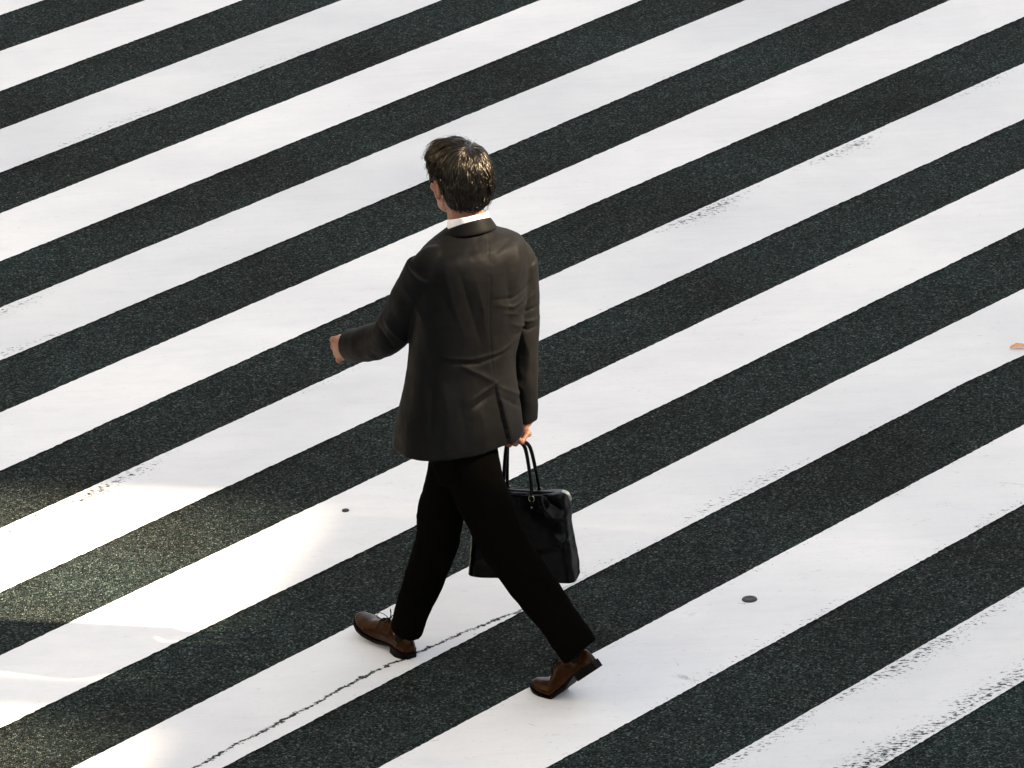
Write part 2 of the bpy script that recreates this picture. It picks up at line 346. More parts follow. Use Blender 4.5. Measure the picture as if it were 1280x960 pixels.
def stripe(k):
    S = np.arange(-9, 14, 0.012) if 0 <= k <= 10 else np.arange(-9, 14, 0.2)
    rows = [[], [], [], []]; A = {a: [] for a in ('dist_far', 'dist_near', 'wear_far', 'wear_near', 'crack_dist', 'crack', 'hairline', 'wear_all', 'tone')}
    verts = []; 
    wl = WEAR.get(k, []); ws = []
    for px, py, reach, st, sd in wl:
        g = G(px, py); ws.append((g.x*SD[0]+g.y*SD[1], reach*0.5, st, sd))
    crk = None
    if k == 8:
        c = [G(*p) for p in CR]; crk = ([g.x*SD[0]+g.y*SD[1] for g in c], [g.x*SP[0]+g.y*SP[1] for g in c])
    for s in S:
        jt = (noise.noise(Vector((s*60, k*3.1, 0)))*.0035 + noise.noise(Vector((s*9, k*3.1, 5)))*.0016)
        jb = (noise.noise(Vector((s*60, k*3.1, 9)))*.0045 + noise.noise(Vector((s*9, k*3.1, 15)))*.002)
        top = edge_off(2*k, s)+jt; bot = edge_off(2*k+1, s)+jb
        wf = max([st*math.exp(-((s-c)/r)**2) for c, r, st, sd in ws if sd == 'far'] + [.16+.2*max(0, noise.noise(Vector((s*1.3, k*7.0, 1))))]); wn = max([st*math.exp(-((s-c)/r)**2) for c, r, st, sd in ws if sd == 'near'] + [.20+.25*max(0, noise.noise(Vector((s*1.3, k*7.0, 21))))])
        for o_ in (top, top-.1, bot+.1, bot):
            p = SD*s+SP*o_; verts.append((p[0], p[1], 0.004))
            A['dist_far'].append(top-o_); A['dist_near'].append(o_-bot); A['wear_far'].append(wf); A['wear_near'].append(wn)
            A['hairline'].append(HAIRL.get(k, 0.05)); A['wear_all'].append(ALLW.get(k, 0.2)); A['tone'].append(min(1, max(0, TONE.get(k, .05)*(1+.5*noise.noise(Vector((s*.7, k*5.0, 3)))))))
            if crk and crk[0][0]-.6 < s < crk[0][-1]+.5:
                A['crack_dist'].append(o_-float(np.interp(s, crk[0], crk[1]))); A['crack'].append(1.0 if s < crk[0][-1]-.1 else max(0, 1-(s-crk[0][-1]+.1)/.5))
            else: A['crack_dist'].append(9.); A['crack'].append(0.)
    faces = []
    for i in range(len(S)-1):
        for j in range(3): faces.append((4*i+j+1, 4*(i+1)+j+1, 4*(i+1)+j, 4*i+j))
    me = bpy.data.meshes.new('road_marking'); me.from_pydata(verts, [], faces)
    for a, v in A.items(): me.attributes.new(a, 'FLOAT', 'POINT').data.foreach_set('value', v)
    tag(link('road_marking', me, m_paint), kind='structure')
for k in range(-4, 16): stripe(k)

# ------------------------------------------------------------------ the walker
person = empty('person', (0, 0, 0))
tag(person, 'man in dark suit striding across the crossing, seen from behind, carrying a black bag', 'person')
YAW_T = math.radians(30); YAW_P = math.radians(42); YAW_H = math.radians(36)
LSH = [(P(533, 336, -.075), .064), (P(510, 378, -.03), .061), (P(490, 415, .02), .058), (P(463, 428, .10), .056), (P(439, 433, .17), .050)]
RSH = [(P(648, 325, .09), .060), (P(652, 372, .11), .056), (P(652, 425, .125), .050), (P(654, 470, .135), .046), (P(656, 524, .145), .038)]
TORSO = [(P(584, 282, .02), .055, .05), (P(585, 291, .015), .095, .066), (P(587, 300, .01), .145, .085), (P(588, 312, 0), .175, .10), (P(588, 338, 0), .186, .116), (P(585, 375, 0), .186, .122),
         (P(582, 415, .0), .178, .120), (P(577, 455, 0), .172, .118), (P(574, 495, .0), .184, .132), (P(573, 525, .0), .196, .146), (P(572, 549, .0), .203, .156)]
FLEG = [(P(572, 530, .05), .068), (P(565, 590, .05), .074), (P(552, 640, .08), .069), (P(546, 675, .10), .064), (P(531, 723, .14), .060), (P(518, 754, .16), .054), (P(508, 790, .17), .050)]
RLEG = [(P(586, 520, .01), .072), (P(593, 590, -.03), .078), (P(613, 645, -.08), .077), (P(640, 697, -.13), .070), (P(664, 729, -.18), .067), (P(690, 765, -.23), .063), (P(726, 814, -.285), .060)]

# -- jacket
bm = bmesh.new()
torso_rings(bm, TORSO, YAW_T)
tube(bm, LSH, rnd=False); ball(bm, LSH[0][0]+Vector((.020, .004, -.018)), .072, .064, .088)
tube(bm, RSH, rnd=False); ball(bm, RSH[0][0]+Vector((-.01, 0, .0)), .064, .064, .066)
jk = remesh(bm, 0.0036, 9)
for _ in range(1):
    co, no = get_co(jk), get_no(jk); h = np.zeros(len(co))
    F = lambda pts, w, a, st=0: pline(co, no, pts, w*(1.0 if w > .0035 else 1), a*(.85 if w > .0035 else 1), st)
    h += F([(610, 292), (613, 350), (612, 410), (615, 455), (620, 492)], .0022, -.0022)              # centre back seam
    h += F([(620, 490), (628, 525), (638, 562)], .0025, -.007, .012)                                   # vent
    h += F([(545, 439), (590, 446), (625, 444), (645, 436)], .006, .006); h += F([(560, 449), (600, 454), (640, 446)], .005, -.006)
    h += F([(575, 452), (598, 466), (620, 482)], .009, .008); h += F([(590, 497), (606, 489), (622, 481)], .006, .006); h += F([(586, 508), (604, 500), (618, 494)], .008, -.006)
    h += F([(622, 486), (640, 500), (655, 516)], .007, .007); h += F([(622, 498), (640, 512), (654, 528)], .006, -.006)
    h += F([(622, 383), (642, 391), (660, 386)], .006, .006); h += F([(615, 374), (640, 380), (664, 374)], .006, -.005); h += F([(630, 395), (645, 402), (655, 412)], .007, .006)
    h += F([(572, 308), (592, 322), (612, 324), (640, 312)], .010, -.003)
    h += F([(556, 330), (566, 375), (582, 420)], .013, .006); h += F([(574, 335), (588, 380), (602, 430)], .010, -.006); h += F([(594, 345), (604, 385), (608, 425)], .010, .005)
    h += F([(632, 335), (638, 370), (636, 415)], .011, -.006); h += F([(648, 318), (650, 350), (642, 385)], .010, .004)
    h += F([(640, 412), (655, 424), (676, 426)], .007, .007); h += F([(642, 402), (658, 412), (674, 408)], .006, -.006); h += F([(644, 428), (660, 437), (676, 434)], .006, -.006); h += F([(646, 398), (660, 396), (672, 388)], .007, .005)
    h += F([(530, 440), (540, 480), (538, 540)], .014, -.006); h += F([(552, 470), (560, 510), (556, 555)], .014, .006); h += F([(575, 500), (582, 530), (580, 566)], .012, -.005); h += F([(600, 510), (606, 535), (604, 566)], .012, .005)
    h += F([(663, 300), (669, 320), (668, 350), (660, 385)], .0025, -.0015); 
    h += F([(480, 408), (494, 424), (505, 436)], .008, .007); h += F([(472, 418), (484, 434), (492, 446)], .007, -.006); h += F([(506, 360), (520, 378), (530, 400)], .009, .006)
    h += F([(655, 440), (663, 470), (660, 505)], .009, .004)
    h += cloth_noise(co, no, 9, .0045, 1.4, 1.4, .8) + cloth_noise(co, no, 24, .0020, 1.3, 1, .8, 7) + cloth_noise(co, no, 60, .0006, 1, 1, 1, 17)
    set_co(jk, co + no*h[:, None])
co = get_co(jk)
link('jacket', jk, m_suit, person)
# jacket collar: a folded band round the neck
r_ = Vector((math.cos(YAW_T), math.sin(YAW_T), 0)); f_ = Vector((-math.sin(YAW_T), math.cos(YAW_T), 0))
NC = P(585, 277, .03)
def collar(name, cen, a, bb, h_back, h_front, flare, thick, matl, gap=50, drp=-.012):
    bm = bmesh.new(); outer = []
    K = 56
    prof = []
    for k in range(K+1):
        t = math.radians(90+gap/2) + k/K*math.radians(360-gap)
        q = (math.cos((t-math.pi*1.5))+1)/2     # 1 at the back
        hh = h_front+(h_back-h_front)*q
        d = r_*math.cos(t)*a + f_*math.sin(t)*bb; dn = d.normalized()
        drop = Vector((0, 0, -.035*(1-q)))
        c0 = cen + drop
        prof.append([c0+d+Vector((0, 0, -.012))-dn*thick, c0+d+Vector((0, 0, hh-.003))-dn*thick, c0+d+Vector((0, 0, hh))-dn*thick*.3, c0+d*1.0+Vector((0, 0, hh-.002))+dn*thick*.6,
                     c0+d+dn*(thick+flare*.5)+Vector((0, 0, hh*.35)), c0+d+dn*(thick+flare)+Vector((0, 0, drp)), c0+d+dn*(thick*.2+flare*.6)+Vector((0, 0, drp-.002))])
    V = [[bm.verts.new(p) for p in r] for r in prof]; m = len(V[0])
    for a_, b_ in zip(V[:-1], V[1:]):
        for i in range(m): bm.faces.new((a_[i], b_[i], b_[(i+1) % m], a_[(i+1) % m]))
    bm.faces.new(V[0]); bm.faces.new(V[-1][::-1])
    o = finish(bm, name, matl, person); s = o.modifiers.new('s', 'SUBSURF'); s.levels = s.render_levels = 2
    return o
shirt = collar('shirt_collar', NC+Vector((0, .0, .006)), .059, .060, .033, .03, .004, .0025, m_shirt, 24)
jc = collar('jacket_collar', NC+Vector((0, 0, -.010)), .068, .067, .036, .004, .017, .003, m_suit, 70, -.005)

# -- trousers
bm = bmesh.new()
tube(bm, [(p, r*1.05) for p, r in FLEG], rnd=False); tube(bm, [(p, r*1.04) for p, r in RLEG], rnd=False)
torso_rings(bm, [(P(574, 500, 0), .13, .10), (P(577, 540, 0), .110, .100), (P(578, 572, 0), .088, .095), (P(580, 602, 0), .075, .08)], YAW_P)
tr = remesh(bm, 0.005, 8)
co, no = get_co(tr), get_no(tr)
h = cloth_noise(co, no, 11, .006, 1.2, 1.2, .6, 3) + cloth_noise(co, no, 28, .002, 1, 1, 1.3, 11)
F = lambda pts, w, a, st=0: pline(co, no, pts, w, a, st)
h += F([(522, 670), (538, 682), (556, 680)], .009, .007) + F([(520, 690), (536, 702), (552, 696)], .009, -.007) + F([(640, 680), (662, 700), (684, 702)], .01, .007) + F([(500, 745), (520, 756), (532, 752)], .007, .006)
h += F([(496, 765), (514, 774), (530, 768)], .007, -.006) + F([(690, 770), (708, 790), (728, 782)], .008, .006) + F([(676, 735), (694, 760), (706, 795), (716, 812)], .006, .004)
set_co(tr, co + no*h[:, None]); link('trousers', tr, m_trous, person)

# -- hands (fingers as separate chains, one continuous body surface)
def hand(bm, w, d, u, side_n, s=1.0, curl=(1.0,)*4):
    """w wrist, d hand direction, u towards the thumb side, side_n back of the hand"""
    d, u, nn = d.normalized(), None or u, side_n
    u = (u - d*u.dot(d)).normalized(); nn = d.cross(u); nn = nn if nn.dot(side_n) > 0 else -nn
    tube(bm, [(w-d*.03, .026, .021), (w, .026, .020), (w+d*.03*s, .030, .018), (w+d*.06*s, .036, .017), (w+d*.083*s, .037, .014)], up=nn, n=20)
    for i, (off, ln, r) in enumerate(((.0315, 1.0, .0092), (.0105, 1.08, .0095), (-.0115, 1.0, .009), (-.0315, .8, .008))):
        c = curl[i]; k0 = w+d*(.085 - .004*abs(i-1))*s+u*off*s; L = .043*ln*s
        ball(bm, k0+nn*.004+d*.003, .0112, .0105, .0112, seg=14)
        a1 = math.radians(62*c); d1 = d*math.cos(a1)-nn*math.sin(a1); k1 = k0+d1*L
        a2 = a1+math.radians(88*c); d2 = d*math.cos(a2)-nn*math.sin(a2); k2 = k1+d2*L*.66
        a3 = a2+math.radians(50*c); d3 = d*math.cos(a3)-nn*math.sin(a3); k3 = k2+d3*L*.42
        tube(bm, [(k0, r*1.08), (k0.lerp(k1, .5), r*.97), (k1, r*1.02), (k1.lerp(k2, .5), r*.9), (k2, r*.93), (k3, r*.8)], n=14, per=3)
    t0 = w+d*.022*s+u*.02*s; t1 = t0+(d*.75+u*.22-nn*.62).normalized()*.040*s; t2 = t1+(d*.55-u*.35-nn*.62).normalized()*.030*s; t3 = t2+(d*.25-u*.55-nn*.75).normalized()*.024*s
    tube(bm, [(t0, .016), (t1, .0125), (t1.lerp(t2, .5), .0105), (t2, .0112), (t3, .009)], n=14, per=3)

bm = bmesh.new()
LW = LSH[-1][0]; ld = (LSH[-1][0]-LSH[-2][0]).normalized(); LW = LW - ld*.008
hand(bm, LW, ld, Vector((.05, 0, 1)), Vector((-.75, -.45, 0)), 1.0)
RW = RSH[-1][0] + Vector((-.020, 0, .038))
RD = Vector((.02, .02, -1)).normalized(); RU = Vector((-.77, .64, 0)); RN = Vector((.64, .77, 0))
hand(bm, RW, RD, RU, RN, 1.0, (.95, .95, .95, .95))
# arms, torso, neck, legs inside the clothes
for ch in (LSH, RSH): tube(bm, [(p+Vector((0, .012, -.008 if i_ == 0 else 0)), r*.52) for i_, (p, r) in enumerate(ch[:-1])]+[(ch[-1][0], .027)])
torso_rings(bm, [(c, a*.76, b_*.78) for c, a, b_ in TORSO[1:]], YAW_T, n=32)
for ch in (FLEG, RLEG): tube(bm, [(p, r*.72) for p, r in ch[:-1]])
HC = P(573, 224, .055)                                        # head centre
fh = Vector((-math.sin(YAW_H), math.cos(YAW_H), -.10)).normalized(); rh = Vector((math.cos(YAW_H), math.sin(YAW_H), 0)); uh = rh.cross(fh).normalized()
HR = Matrix((rh, fh, uh)).transposed()
def hp(x, y, z): return HC + rh*x + fh*y + uh*z
tube(bm, [(NC+Vector((0, .0, -.07)), .062), (NC+Vector((-.004, .004, -.01)), .056), (NC.lerp(HC, .35), .055), (NC.lerp(HC, .65), .056)], n=28)
HB = [((0, .0, .02), .074, .093, .092), ((0, -.012, .0), .072, .085, .075), ((0, .035, -.035), .058, .055, .065), ((0, .05, -.075), .043, .042, .034), ((.0, .066, -.092), .022, .02, .018)]
for (c, a, b_, cc) in HB: ball(bm, hp(*c), a, b_, cc, HR, 32)
for s in (-1, 1):
    ball(bm, hp(.04*s, .06, -.02), .020, .018, .016, HR)                       # cheek
    ball(bm, hp(.028*s, .083, .022), .022, .010, .007, HR)                    # brow
    # ear: rim, lobe, bowl
    E0 = hp(.076*s, -.002, -.012); tl = rh*s*.55 - fh*.8
    pts = []
    for k in range(10):
        a = math.radians(-60 + k*30); pts.append((E0 + uh*(.030*math.sin(a)) + (fh*(-.6)+rh*s*.5)*(.006) + (fh*.9 - rh*s*.25)*(.016*math.cos(a)) + rh*s*.006, .0042 if k else .005))
    tube(bm, pts, n=10, per=2); ball(bm, E0+rh*s*.0005-fh*.002, .006, .014, .025, HR); ball(bm, E0-uh*.026+fh*.005, .006, .008, .009, HR)
tube(bm, [(hp(0, .088, .018), .008), (hp(0, .103, -.008), .0085), (hp(0, .112, -.022), .011)], n=12); ball(bm, hp(0, .10, -.028), .017, .010, .008, HR)
ball(bm, hp(0, .088, -.054), .023, .009, .006, HR); ball(bm, hp(0, .086, -.064), .020, .009, .006, HR)
body = remesh(bm, 0.0026, 3)
link('body', body, m_skin, person)
for s in (-1, 1):
    bm = bmesh.new(); ball(bm, hp(.031*s, .0805, .0), .0125, .0125, .0125, HR); e = finish(bm, 'eye', m_eye, person)
    bm = bmesh.new(); ball(bm, hp(.031*s, .0892, .0), .0058, .0045, .0058, HR, 16); finish(bm, 'iris', m_iris, e)

# -- hair: a cap and many combed locks
bm = bmesh.new()
ball(bm, hp(0, -.012, .022), .0845, .104, .094, HR, 32); ball(bm, hp(0, -.038, -.036), .068, .062, .066, HR, 32); ball(bm, hp(0, .03, .05), .078, .072, .066, HR, 32)
ball(bm, hp(0, -.055, .0), .074, .058, .070, HR, 32)
me = remesh(bm, 0.004, 6)
bm = bmesh.new(); bm.from_mesh(me)
# trim the face side and the ears out of the cap: cut by the hairline
def local(p): q = p-HC; return q.dot(rh), q.dot(fh), q.dot(uh)
def hairline(x, y):   # lowest local height the hair reaches at this spot
    if y > .045: return .058 - .02*min(1, (y-.045)/.05)*0
    if y > .012: return -.008+ (y-.012)*1.6
    if y > -.022: return .012
    return -.072 - .35*(-.022-y) if y > -.075 else -.092
dele = [v for v in bm.verts if local(v.co)[2] < hairline(*local(v.co)[:2])+.006]
bmesh.ops.delete(bm, geom=dele, context='VERTS')
capverts = [(v.co.copy(), v.normal.copy()) for v in bm.verts]
bm.normal_update(); capverts = [(v.co.copy(), v.normal.copy()) for v in bm.verts]
from mathutils.kdtree import KDTree
kd = KDTree(len(capverts))
for i, (c_, n_) in enumerate(capverts): kd.insert(c_, i)
kd.balance()
whorl = hp(.012, -.062, .098)
def lock(bm, root, nrm, L, w, lift, end, vx, tipside):
    p = root + nrm*.001; pts = []; steps = 7; d = None
    ph = random.uniform(0, 6.28)
    for i in range(steps+1):
        t = i/steps
        c_, idx, _ = kd.find(p); c_, nn = capverts[idx]
        away = (p-whorl); away -= nn*away.dot(nn)
        down = -uh - nn*(-uh).dot(nn)
        x, y, z = local(p)
        wd = min(1, max(0, (.115-z)/.07))
        g = (away.normalized() if away.length > 1e-4 else fh)*(1-wd*.75) + down*wd*.9 + rh*vx*.6 + rh*.12*noise.noise(p*30)*2
        if y > .02: g += rh*-.5 + fh*.3
        g -= nn*g.dot(nn); g.normalize(); d = g if d is None else (d*.55+g*.45).normalized()
        off = lift*(math.sin(math.pi*min(t*1.1, 1))*.7+.25+end*t*t)
        base = c_ if (p-c_).length < .012 else p
        pull = tipside - nn*tipside.dot(nn) - d*tipside.dot(d)
        pts.append((base+nn*off+pull*min(1, t*1.0)*.55, nn.copy(), d.copy()))
        p = base + d*L/steps
    V = []
    for i, (q, nn, d) in enumerate(pts):
        t = i/steps; ww = w*(math.sin(math.pi*(0.12+.82*t))**.7 if t < 1 else .05)*.5; s = d.cross(nn).normalized()
        if i == steps: ww = w*.04
        V.append([bm.verts.new(q-s*ww), bm.verts.new(q+nn*ww*.75), bm.verts.new(q+s*ww)])
    for a_, b_ in zip(V[:-1], V[1:]):
        for j in range(2): bm.faces.new((a_[j], b_[j], b_[j+1], a_[j+1]))
clumps = []
while len(clumps) < 420:
    c_, n_ = capverts[random.randrange(len(capverts))]; x, y, z = local(c_)
    if any((c_-q[0]).length < .0065 for q in clumps): continue
    L = random.uniform(.045, .075) if z > -.01 else random.uniform(.018, .034)
    if z < -.05: L = random.uniform(.014, .024)
    clumps.append((c_, n_, L, random.uniform(-.55, .55), random.uniform(.002, .010)*(1 if z > -.02 else .6), random.choice((0, .4, 1.0, 1.3))))
    if len(clumps) > 419: break
kc = KDTree(len(clumps))
for i, q in enumerate(clumps): kc.insert(q[0], i)
kc.balance()
for i in range(7500):
    c_, n_ = capverts[random.randrange(len(capverts))]
    q0, idx, dist = kc.find(c_); q = clumps[idx]
    toward = (q0-c_)
    lock(bm, c_, n_, q[2]*random.uniform(.75, 1.1), random.uniform(.0012, .0030), q[4]*random.uniform(.6, 1.15)*(.5 if local(c_)[1] > .02 else 1), q[5]*(.3 if local(c_)[1] > .02 else 1), q[3]+random.uniform(-.07, .07), toward)
for i in range(420):     # flyaway strands
    c_, n_ = capverts[random.randrange(len(capverts))]
    lock(bm, c_, n_, random.uniform(.03, .06), .0007, random.uniform(.008, .015), random.uniform(.3, 1.4), random.uniform(-.9, .9), Vector((0, 0, 0)))
finish(bm, 'hair', m_hair, person)

# -- shoes
def make_shoe(origin, heading, lift, bend, pivot_ball=False, lat=1, lace=True):
    """origin: heel bottom (or ball bottom when pivot_ball); lift: pitch of whole shoe; bend: heel part raised about the ball"""
    L = .287; BX = .195
    fx = Vector((-math.sin(heading), math.cos(heading), 0)); lx = Vector((math.cos(heading), math.sin(heading), 0))*lat
    def T(x, y, z):
        if x > BX-.02:  # toe spring
            z += .35*max(0, x-BX)**2*3.2
        if bend:
            t = min(1, max(0, (BX+.02-x)/.05)); a = bend*(t*t*(3-2*t))
            # arc bend about the ball
            xx, zz = x-BX, z
            xx, zz = xx*math.cos(a)+zz*math.sin(a)*1.0, -xx*math.sin(a)+zz*math.cos(a)
            x, z = BX+xx, zz
        px = BX if pivot_ball else .01
        xx, zz = x-px, z; ca, sa = math.cos(lift), math.sin(lift)
        xx, zz = xx*ca-zz*sa, xx*sa+zz*ca
        return origin + fx*(xx+(0 if pivot_ball else px)) + lx*y + Vector((0, 0, zz))
    def width(x):   # outer, inner half widths
        xs = [0, .012, .04, .08, .13, .17, .20, .235, .265, .28, .287]
        o_ = [.012, .025, .032, .031, .033, .042, .046, .043, .030, .017, .004]; i_ = [.012, .025, .031, .027, .029, .038, .042, .039, .028, .016, .004]
        return float(np.interp(x, xs, o_)), float(np.interp(x, xs, i_))
    def top(x):
        return float(np.interp(x, [0, .01, .04, .065, .09, .13, .165, .20, .24, .27, .287], [.060, .074, .074, .070, .082, .083, .064, .050, .042, .034, .020]))
    sh = empty_child('shoe')
    bm = bmesh.new(); rings = []
    xs = np.concatenate([[.001, .006, .012], np.linspace(.02, .27, 34), [.276, .281, .285]])
    for x in xs:
        wo_, wi = width(x); tp = top(x); z0 = .026 if x < .075 else .026-.012*min(1, (x-.075)/.07); ring = []
        for k in range(28):
            t = 2*math.pi*k/28; ct, st = math.cos(t), math.sin(t); w = wo_ if ct > 0 else wi
            up = max(st, 0); narrow = 1-.42*up**1.5*(1 if x < .17 else max(.35, 1-(x-.17)/.1))
            y = w*math.copysign(abs(ct)**.75, ct)*narrow; z = z0 + (tp-z0)*max(0, st)**.8 + .004*min(0, st)
            ring.append(T(x, y, z))
        rings.append(ring)
    bm_rings(bm, rings)
    me = remesh(bm, .0024, 3); link_child('shoe_upper', me, m_shoe, sh)
    # sole, welt and heel block
    def slab(name, x0, x1, zb, zt, grow, m, nx=26):
        bm = bmesh.new(); rings = []
        for x in np.linspace(x0, x1, nx):
            wo_, wi = width(min(max(x, .001), .286)); wo_ += grow; wi += grow
            b0 = zb(x); t0 = zt(x)
            rings.append([T(x, -wi, t0), T(x, wo_, t0), T(x, wo_, b0), T(x, -wi, b0)])
        bm_rings(bm, rings); o = finish(bm, name, m, None, sharp=40); reparent(o, sh); return o
    zf = lambda x: .026 if x < .075 else .026-.020*min(1, (x-.075)/.06)
    slab('sole', -.003, .290, lambda x: (zf(x)-.006 if x < .135 else 0.0), lambda x: zf(x)+(.0 if x < .1 else .004), .004, m_sole, 34)
    slab('heel', -.004, .070, lambda x: 0, lambda x: .0205, .0035, m_sole, 12)
    # opening collar edge and laces
    bm = bmesh.new()
    if lace:
        for k, x in enumerate((.118, .130, .142, .154)):
            z = top(x)+.002; tube(bm, [(T(x, -.017, z-.004), .0016), (T(x-.004, 0, z+.002), .0016), (T(x, .017, z-.004), .0016)], n=8, rnd=False)
        for s in (-1, 1):
            z = top(.116)
            tube(bm, [(T(.118, 0, z+.003), .0013), (T(.128, s*.012, z+.020), .0012), (T(.145, s*.022, z+.022), .0012), (T(.150, s*.026, z+.008), .0012), (T(.135, s*.018, z+.004), .0012), (T(.118, 0, z+.004), .0013)], n=8, per=6, rnd=False)
            tube(bm, [(T(.118, 0, z+.003), .0012), (T(.125, s*.02, z+.012), .0012), (T(.130, s*.034, z-.008), .0012), (T(.135, s*.038, z-.026), .0012)], n=8, rnd=False)
        o = finish(bm, 'shoelace', m_sole, None); reparent(o, sh)
    else: bm.free()
    # ankle in a sock
    bm = bmesh.new(); tube(bm, [(T(.045, 0, .05), .026), (T(.045, 0, .085), .027), (T(.045, 0, .13), .029)], n=20)
    reparent(finish(bm, 'sock', m_sock, None), sh)
    return sh
def empty_child(name):
    o = bpy.data.objects.new(name, None); COL.objects.link(o); o.parent = person; return o
def link_child(name, me, m, par): o = link(name, me, m); o.parent = par; return o
def reparent(o, par): o.parent = par
FO = G(514, 824); FO.z = 0
make_shoe(FO, math.radians(36), math.radians(8), 0.0, False, 1)
RB = G(690, 872); RB.z = 0
rhd = math.radians(56)
RBALL = G(697, 868)
make_shoe(Vector((RBALL.x, RBALL.y, 0)), rhd, 0.0, math.radians(38), True, -1)

# ------------------------------------------------------------------ bag
GRIP = RW + RD*.098 - RN*.020
bag = empty('handbag', (GRIP.x, GRIP.y, .24))
tag(bag, 'black leather briefcase bag with two looped handles hanging from the man\'s right hand', 'bag')
BA = Vector((.955, -.296, 0)).normalized(); BB = Vector((.296, .955, 0)).normalized()
BC = P(653, 668, .16); BOT = P(652, 718, .16).z; TOP = P(652, 612, .16).z
def bp_(a, b_, z): return Vector((BC.x, BC.y, 0)) + BA*a + BB*b_ + Vector((0, 0, z))
bm = bmesh.new(); rings = []
HB_ = TOP-BOT
for t in np.linspace(0, 1, 14):
    z = BOT + HB_*t; hl = .172 - .030*t; hd = .054-.024*t**1.3
    rr_ = []
    for k in range(64):
        a = 2*math.pi*k/64; ca, sa = math.cos(a), math.sin(a); e = .28
        rr_.append(bp_(hl*math.copysign(abs(ca)**e, ca), hd*math.copysign(abs(sa)**e, sa), z))
    rings.append(rr_)
bm_rings(bm, rings)
bgm = remesh(bm, .004, 5)
co, no = get_co(bgm), get_no(bgm)
F = lambda pts, w, a, st=0: pline(co, no, pts, w, a, st)
h = -.010*np.clip(no[:, 2], 0, 1)*np.clip(1-np.abs((co-np.array(BC))@np.array(BA))/.14, 0, 1) + F([(678, 655), (684, 668), (694, 677), (708, 676)], .007, .016) + F([(680, 646), (690, 662), (706, 668)], .009, -.011) + F([(694, 700), (704, 706), (712, 700)], .006, .007) + F([(698, 716), (706, 706)], .005, .006)
h += F([(600, 640), (640, 644), (700, 648)], .0018, -.002) + F([(716, 640), (714, 670), (722, 690)], .008, .007)
h += cloth_noise(co, no, 13, .006, seed=2) + cloth_noise(co, no, 34, .0018, seed=5)
set_co(bgm, co+no*h[:, None]); link_b = lambda nm, me, m: link(nm, me, m, bag)
link('bag_body', bgm, m_bag, bag)
# zip band and end tab along the top
bm = bmesh.new(); tube(bm, [(bp_(-.135, 0, TOP-.001), .009, .003), (bp_(0, 0, TOP-.003), .009, .003), (bp_(.138, 0, TOP-.001), .009, .003)], n=12, up=Vector((0, 0, 1))); finish(bm, 'zip_band', m_bag, bag)
bm = bmesh.new(); tube(bm, [(bp_(.135, 0, TOP+.004), .009, .0025), (bp_(.152, 0, TOP-.002), .010, .0025), (bp_(.160, 0, TOP-.022), .009, .0025)], n=12, up=Vector((0, 0, 1))); finish(bm, 'zip_tab', m_metal, bag)
# handles
for s, hx in ((-1, .046), (1, .050)):
    bm = bmesh.new(); b0 = .034*s
    gx = (GRIP-Vector((BC.x, BC.y, 0))).dot(BA); gy = (GRIP-Vector((BC.x, BC.y, 0))).dot(BB)
    zt = GRIP.z - .004 + (0.006 if s > 0 else 0)
    pts = [(bp_(-hx, b0*.95, TOP-.045), .005), (bp_(-hx, b0, TOP-.008), .0052), (bp_(-hx*.96, b0*.8, TOP+.03), .0055), (bp_(gx*.6-hx*.74, b0*.5+gy*.4, zt-.045), .0058), (bp_(gx-.024, gy+.005*s, zt-.008), .006),
           (bp_(gx, gy+.005*s, zt), .006), (bp_(gx+.024, gy+.005*s, zt-.008), .006), (bp_(gx*.6+hx*.74, b0*.5+gy*.4, zt-.045), .0058), (bp_(hx*.96, b0*.8, TOP+.03), .0055), (bp_(hx, b0, TOP-.008), .0052), (bp_(hx, b0*.95, TOP-.045), .005)]
    hd_ = finish_b = None
    tube(bm, pts, n=14, per=8); h_o = finish(bm, 'handle', m_bag, bag)
    for q in (-1, 1):
        bm = bmesh.new(); c = bp_(hx*q, b0+.003*s, TOP-.012)
        tube(bm, [(c+BA*.009*math.cos(a)+Vector((0, 0, .010*math.sin(a))), .0010) for a in np.linspace(0, 2*math.pi, 13)], n=8, per=2, rnd=False)
        o = finish(bm, 'handle_ring', m_metal, h_o)
        bm = bmesh.new(); ball(bm, bp_(hx*q, b0*1.05+.004*s, TOP-.040), .0025, .0025, .0025); finish(bm, 'stud', m_metal, h_o)

# ------------------------------------------------------------------ small things on the road
m_stud = leather('road_stud_iron', (0.02, 0.02, 0.022), 0.6, coat=0)
def stud(px, py, r, label):
    c = G(px, py); bm = bmesh.new(); rings = []
    for rr_, z in ((1, .0042), (1, .006), (.93, .0085), (.6, .0098), (.55, .0090), (.08, .0092)):
        rings.append([Vector((r*rr_*math.cos(a), r*rr_*math.sin(a), z)) for a in np.linspace(0, 2*math.pi, 28, endpoint=False)])
    bm_rings(bm, rings); o = finish(bm, 'survey_stud', m_stud, None, sharp=35); o.location = (c.x, c.y, 0)
    tag(o, label, 'road stud', 'dark round studs in the white bars')
stud(937, 751, .0245, 'larger dark round stud set in the white bar right of the rear shoe')
stud(432, 640, .012, 'smaller dark round stud set in the white bar left of the trousers')
m_leaf, n, b = mat('dry_leaf'); b.inputs['Base Color'].default_value = (0.75, 0.36, 0.14, 1); b.inputs['Roughness'].default_value = 0.7
c = G(1273, 437); bm = bmesh.new(); V = []
for i in range(13):
    t = i/12; w = .016*math.sin(math.pi*t)**.7*(1+.25*math.sin(t*19)); zc = .006+.007*math.sin(math.pi*t)
    V.append([bm.verts.new((-.03+.06*t, w, zc+.006)), bm.verts.new((-.03+.06*t, 0, zc)), bm.verts.new((-.03+.06*t, -w, zc+.005))])
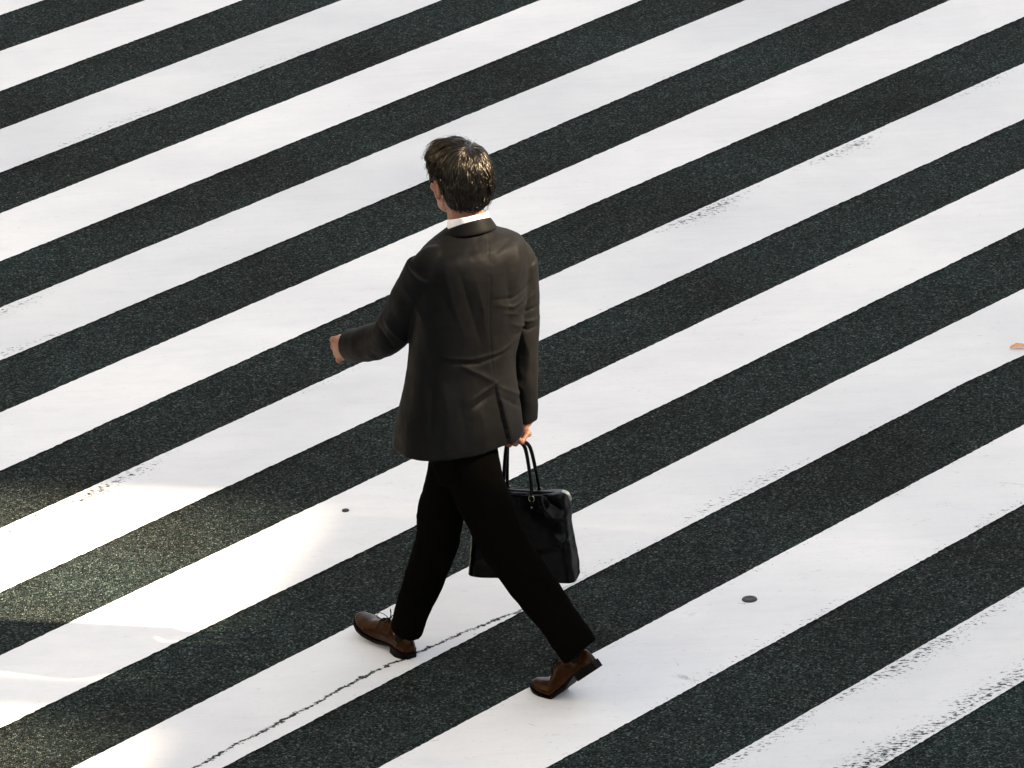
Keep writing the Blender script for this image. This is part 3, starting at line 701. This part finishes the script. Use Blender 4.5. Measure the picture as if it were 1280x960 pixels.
for a_, b_ in zip(V[:-1], V[1:]):
    for j in range(2): bm.faces.new((a_[j], a_[j+1], b_[j+1], b_[j]))
tube(bm, [((.028, 0, .006), .0009), ((.042, .003, .008), .0008)], n=6, rnd=False)
o = finish(bm, 'fallen_leaf', m_leaf); o.location = (c.x, c.y, 0); s = o.modifiers.new('t', 'SOLIDIFY'); s.thickness = .0006
tag(o, 'small orange dry leaf lying on the white bar at the right edge', 'leaf')

# ------------------------------------------------------------------ unseen blocks added to shade the frame and let a sun patch through
m_wall, n, b = mat('concrete_wall'); co = tex(n); ns = N(n, 'ShaderNodeTexNoise', Scale=1.3, Detail=6.0); n.links.new(co, ns.inputs['Vector'])
n.links.new(mixc(n, ns.outputs[0], (0.12, 0.115, 0.11), (0.18, 0.175, 0.165)), b.inputs['Base Color'])
m_glass, n, b = mat('window_glass'); b.inputs['Base Color'].default_value = (0.02, 0.025, 0.03, 1); b.inputs['Roughness'].default_value = 0.08
DB = 24.0                                     # distance of the blockers' front
TB = Vector((-SUN_DIR_H.y, SUN_DIR_H.x, 0))   # along the blockers' front
def sil(px, py):   # where the sunbeam reaching a ground point crosses the blockers' front
    g = G(px, py); q = g.dot(SUN_DIR_H); return g.dot(TB), (DB-q)*math.tan(SUN_EL)
def light_blocker(name, u0, u1, h, depth, label, floors):
    c = SUN_DIR_H*(DB+depth/2)+TB*((u0+u1)/2); root = empty(name, (c.x, c.y, 0)); tag(root, label, 'light_blocker')
    rot = math.atan2(SUN_DIR_H.y, SUN_DIR_H.x); W = u1-u0
    def boxo(nm, x0, x1, y0, y1, z0, z1, m, par):
        bm = bmesh.new(); bmesh.ops.create_cube(bm, size=1, matrix=Matrix.Translation(((x0+x1)/2, (y0+y1)/2, (z0+z1)/2)) @ Matrix.Diagonal((x1-x0, y1-y0, z1-z0, 1)))
        me = bpy.data.meshes.new(nm); bm.to_mesh(me); bm.free(); me.materials.append(m); o = bpy.data.objects.new(nm, me); COL.objects.link(o); o.parent = par; return o
    root.rotation_euler = (0, 0, rot)
    boxo('wall', -depth/2, depth/2, -W/2, W/2, -.2, h, m_wall, root)
    boxo('parapet', -depth/2-.15, -depth/2-.003, -W/2, W/2, h-.5, h, m_wall, root)
    nw = max(1, int(W/3)); fl = h/floors
    for i in range(floors):
        for j in range(nw):
            y = -W/2+W*(j+.5)/nw
            if fl > 2: boxo('window', -depth/2-.06, -depth/2-.004, y-W/nw*.36, y+W/nw*.36, i*fl+.9, i*fl+fl-.6, m_glass, root)
    return root
light_blocker('north_blocker', 1.2, 20.0, 27.0, 12, 'tall unseen concrete block added to keep the far ground in shade', 8)  # added out of view to end the sun patch on its far side
low = light_blocker('low_blocker', -1.096, 1.2-.004, 16.2, 8, 'lower unseen block added to shade the legs and leave a sun notch above', 5)  # invented block, height set so legs and right ground stay in shade
bm = bmesh.new(); bmesh.ops.create_cube(bm, size=1, matrix=Matrix.Translation((-3.5, (-0.56-0.05)/2-(-1.096+1.196)/2, 18.1)) @ Matrix.Diagonal((.8, .51, 4.1, 1)))
finish(bm, 'thin_blocker', m_wall, None, smooth=False).parent = low  # thin unseen block added to shade the left half of the back
light_blocker('south_blocker', -18.0, -1.1, 27.0, 12, 'tall unseen concrete block added to close the sun notch on the south side', 8)  # invented block, bounds the sunlit area at bottom left

west = light_blocker('west_blocker', 0, 44, 26.0, 14, 'tall unseen grey block added on the west side to cut the skylight', 7)
west.location = (-17.5, 2, 0); west.rotation_euler = (0, 0, math.pi)  # added out of view so less sky lights the walker's left side
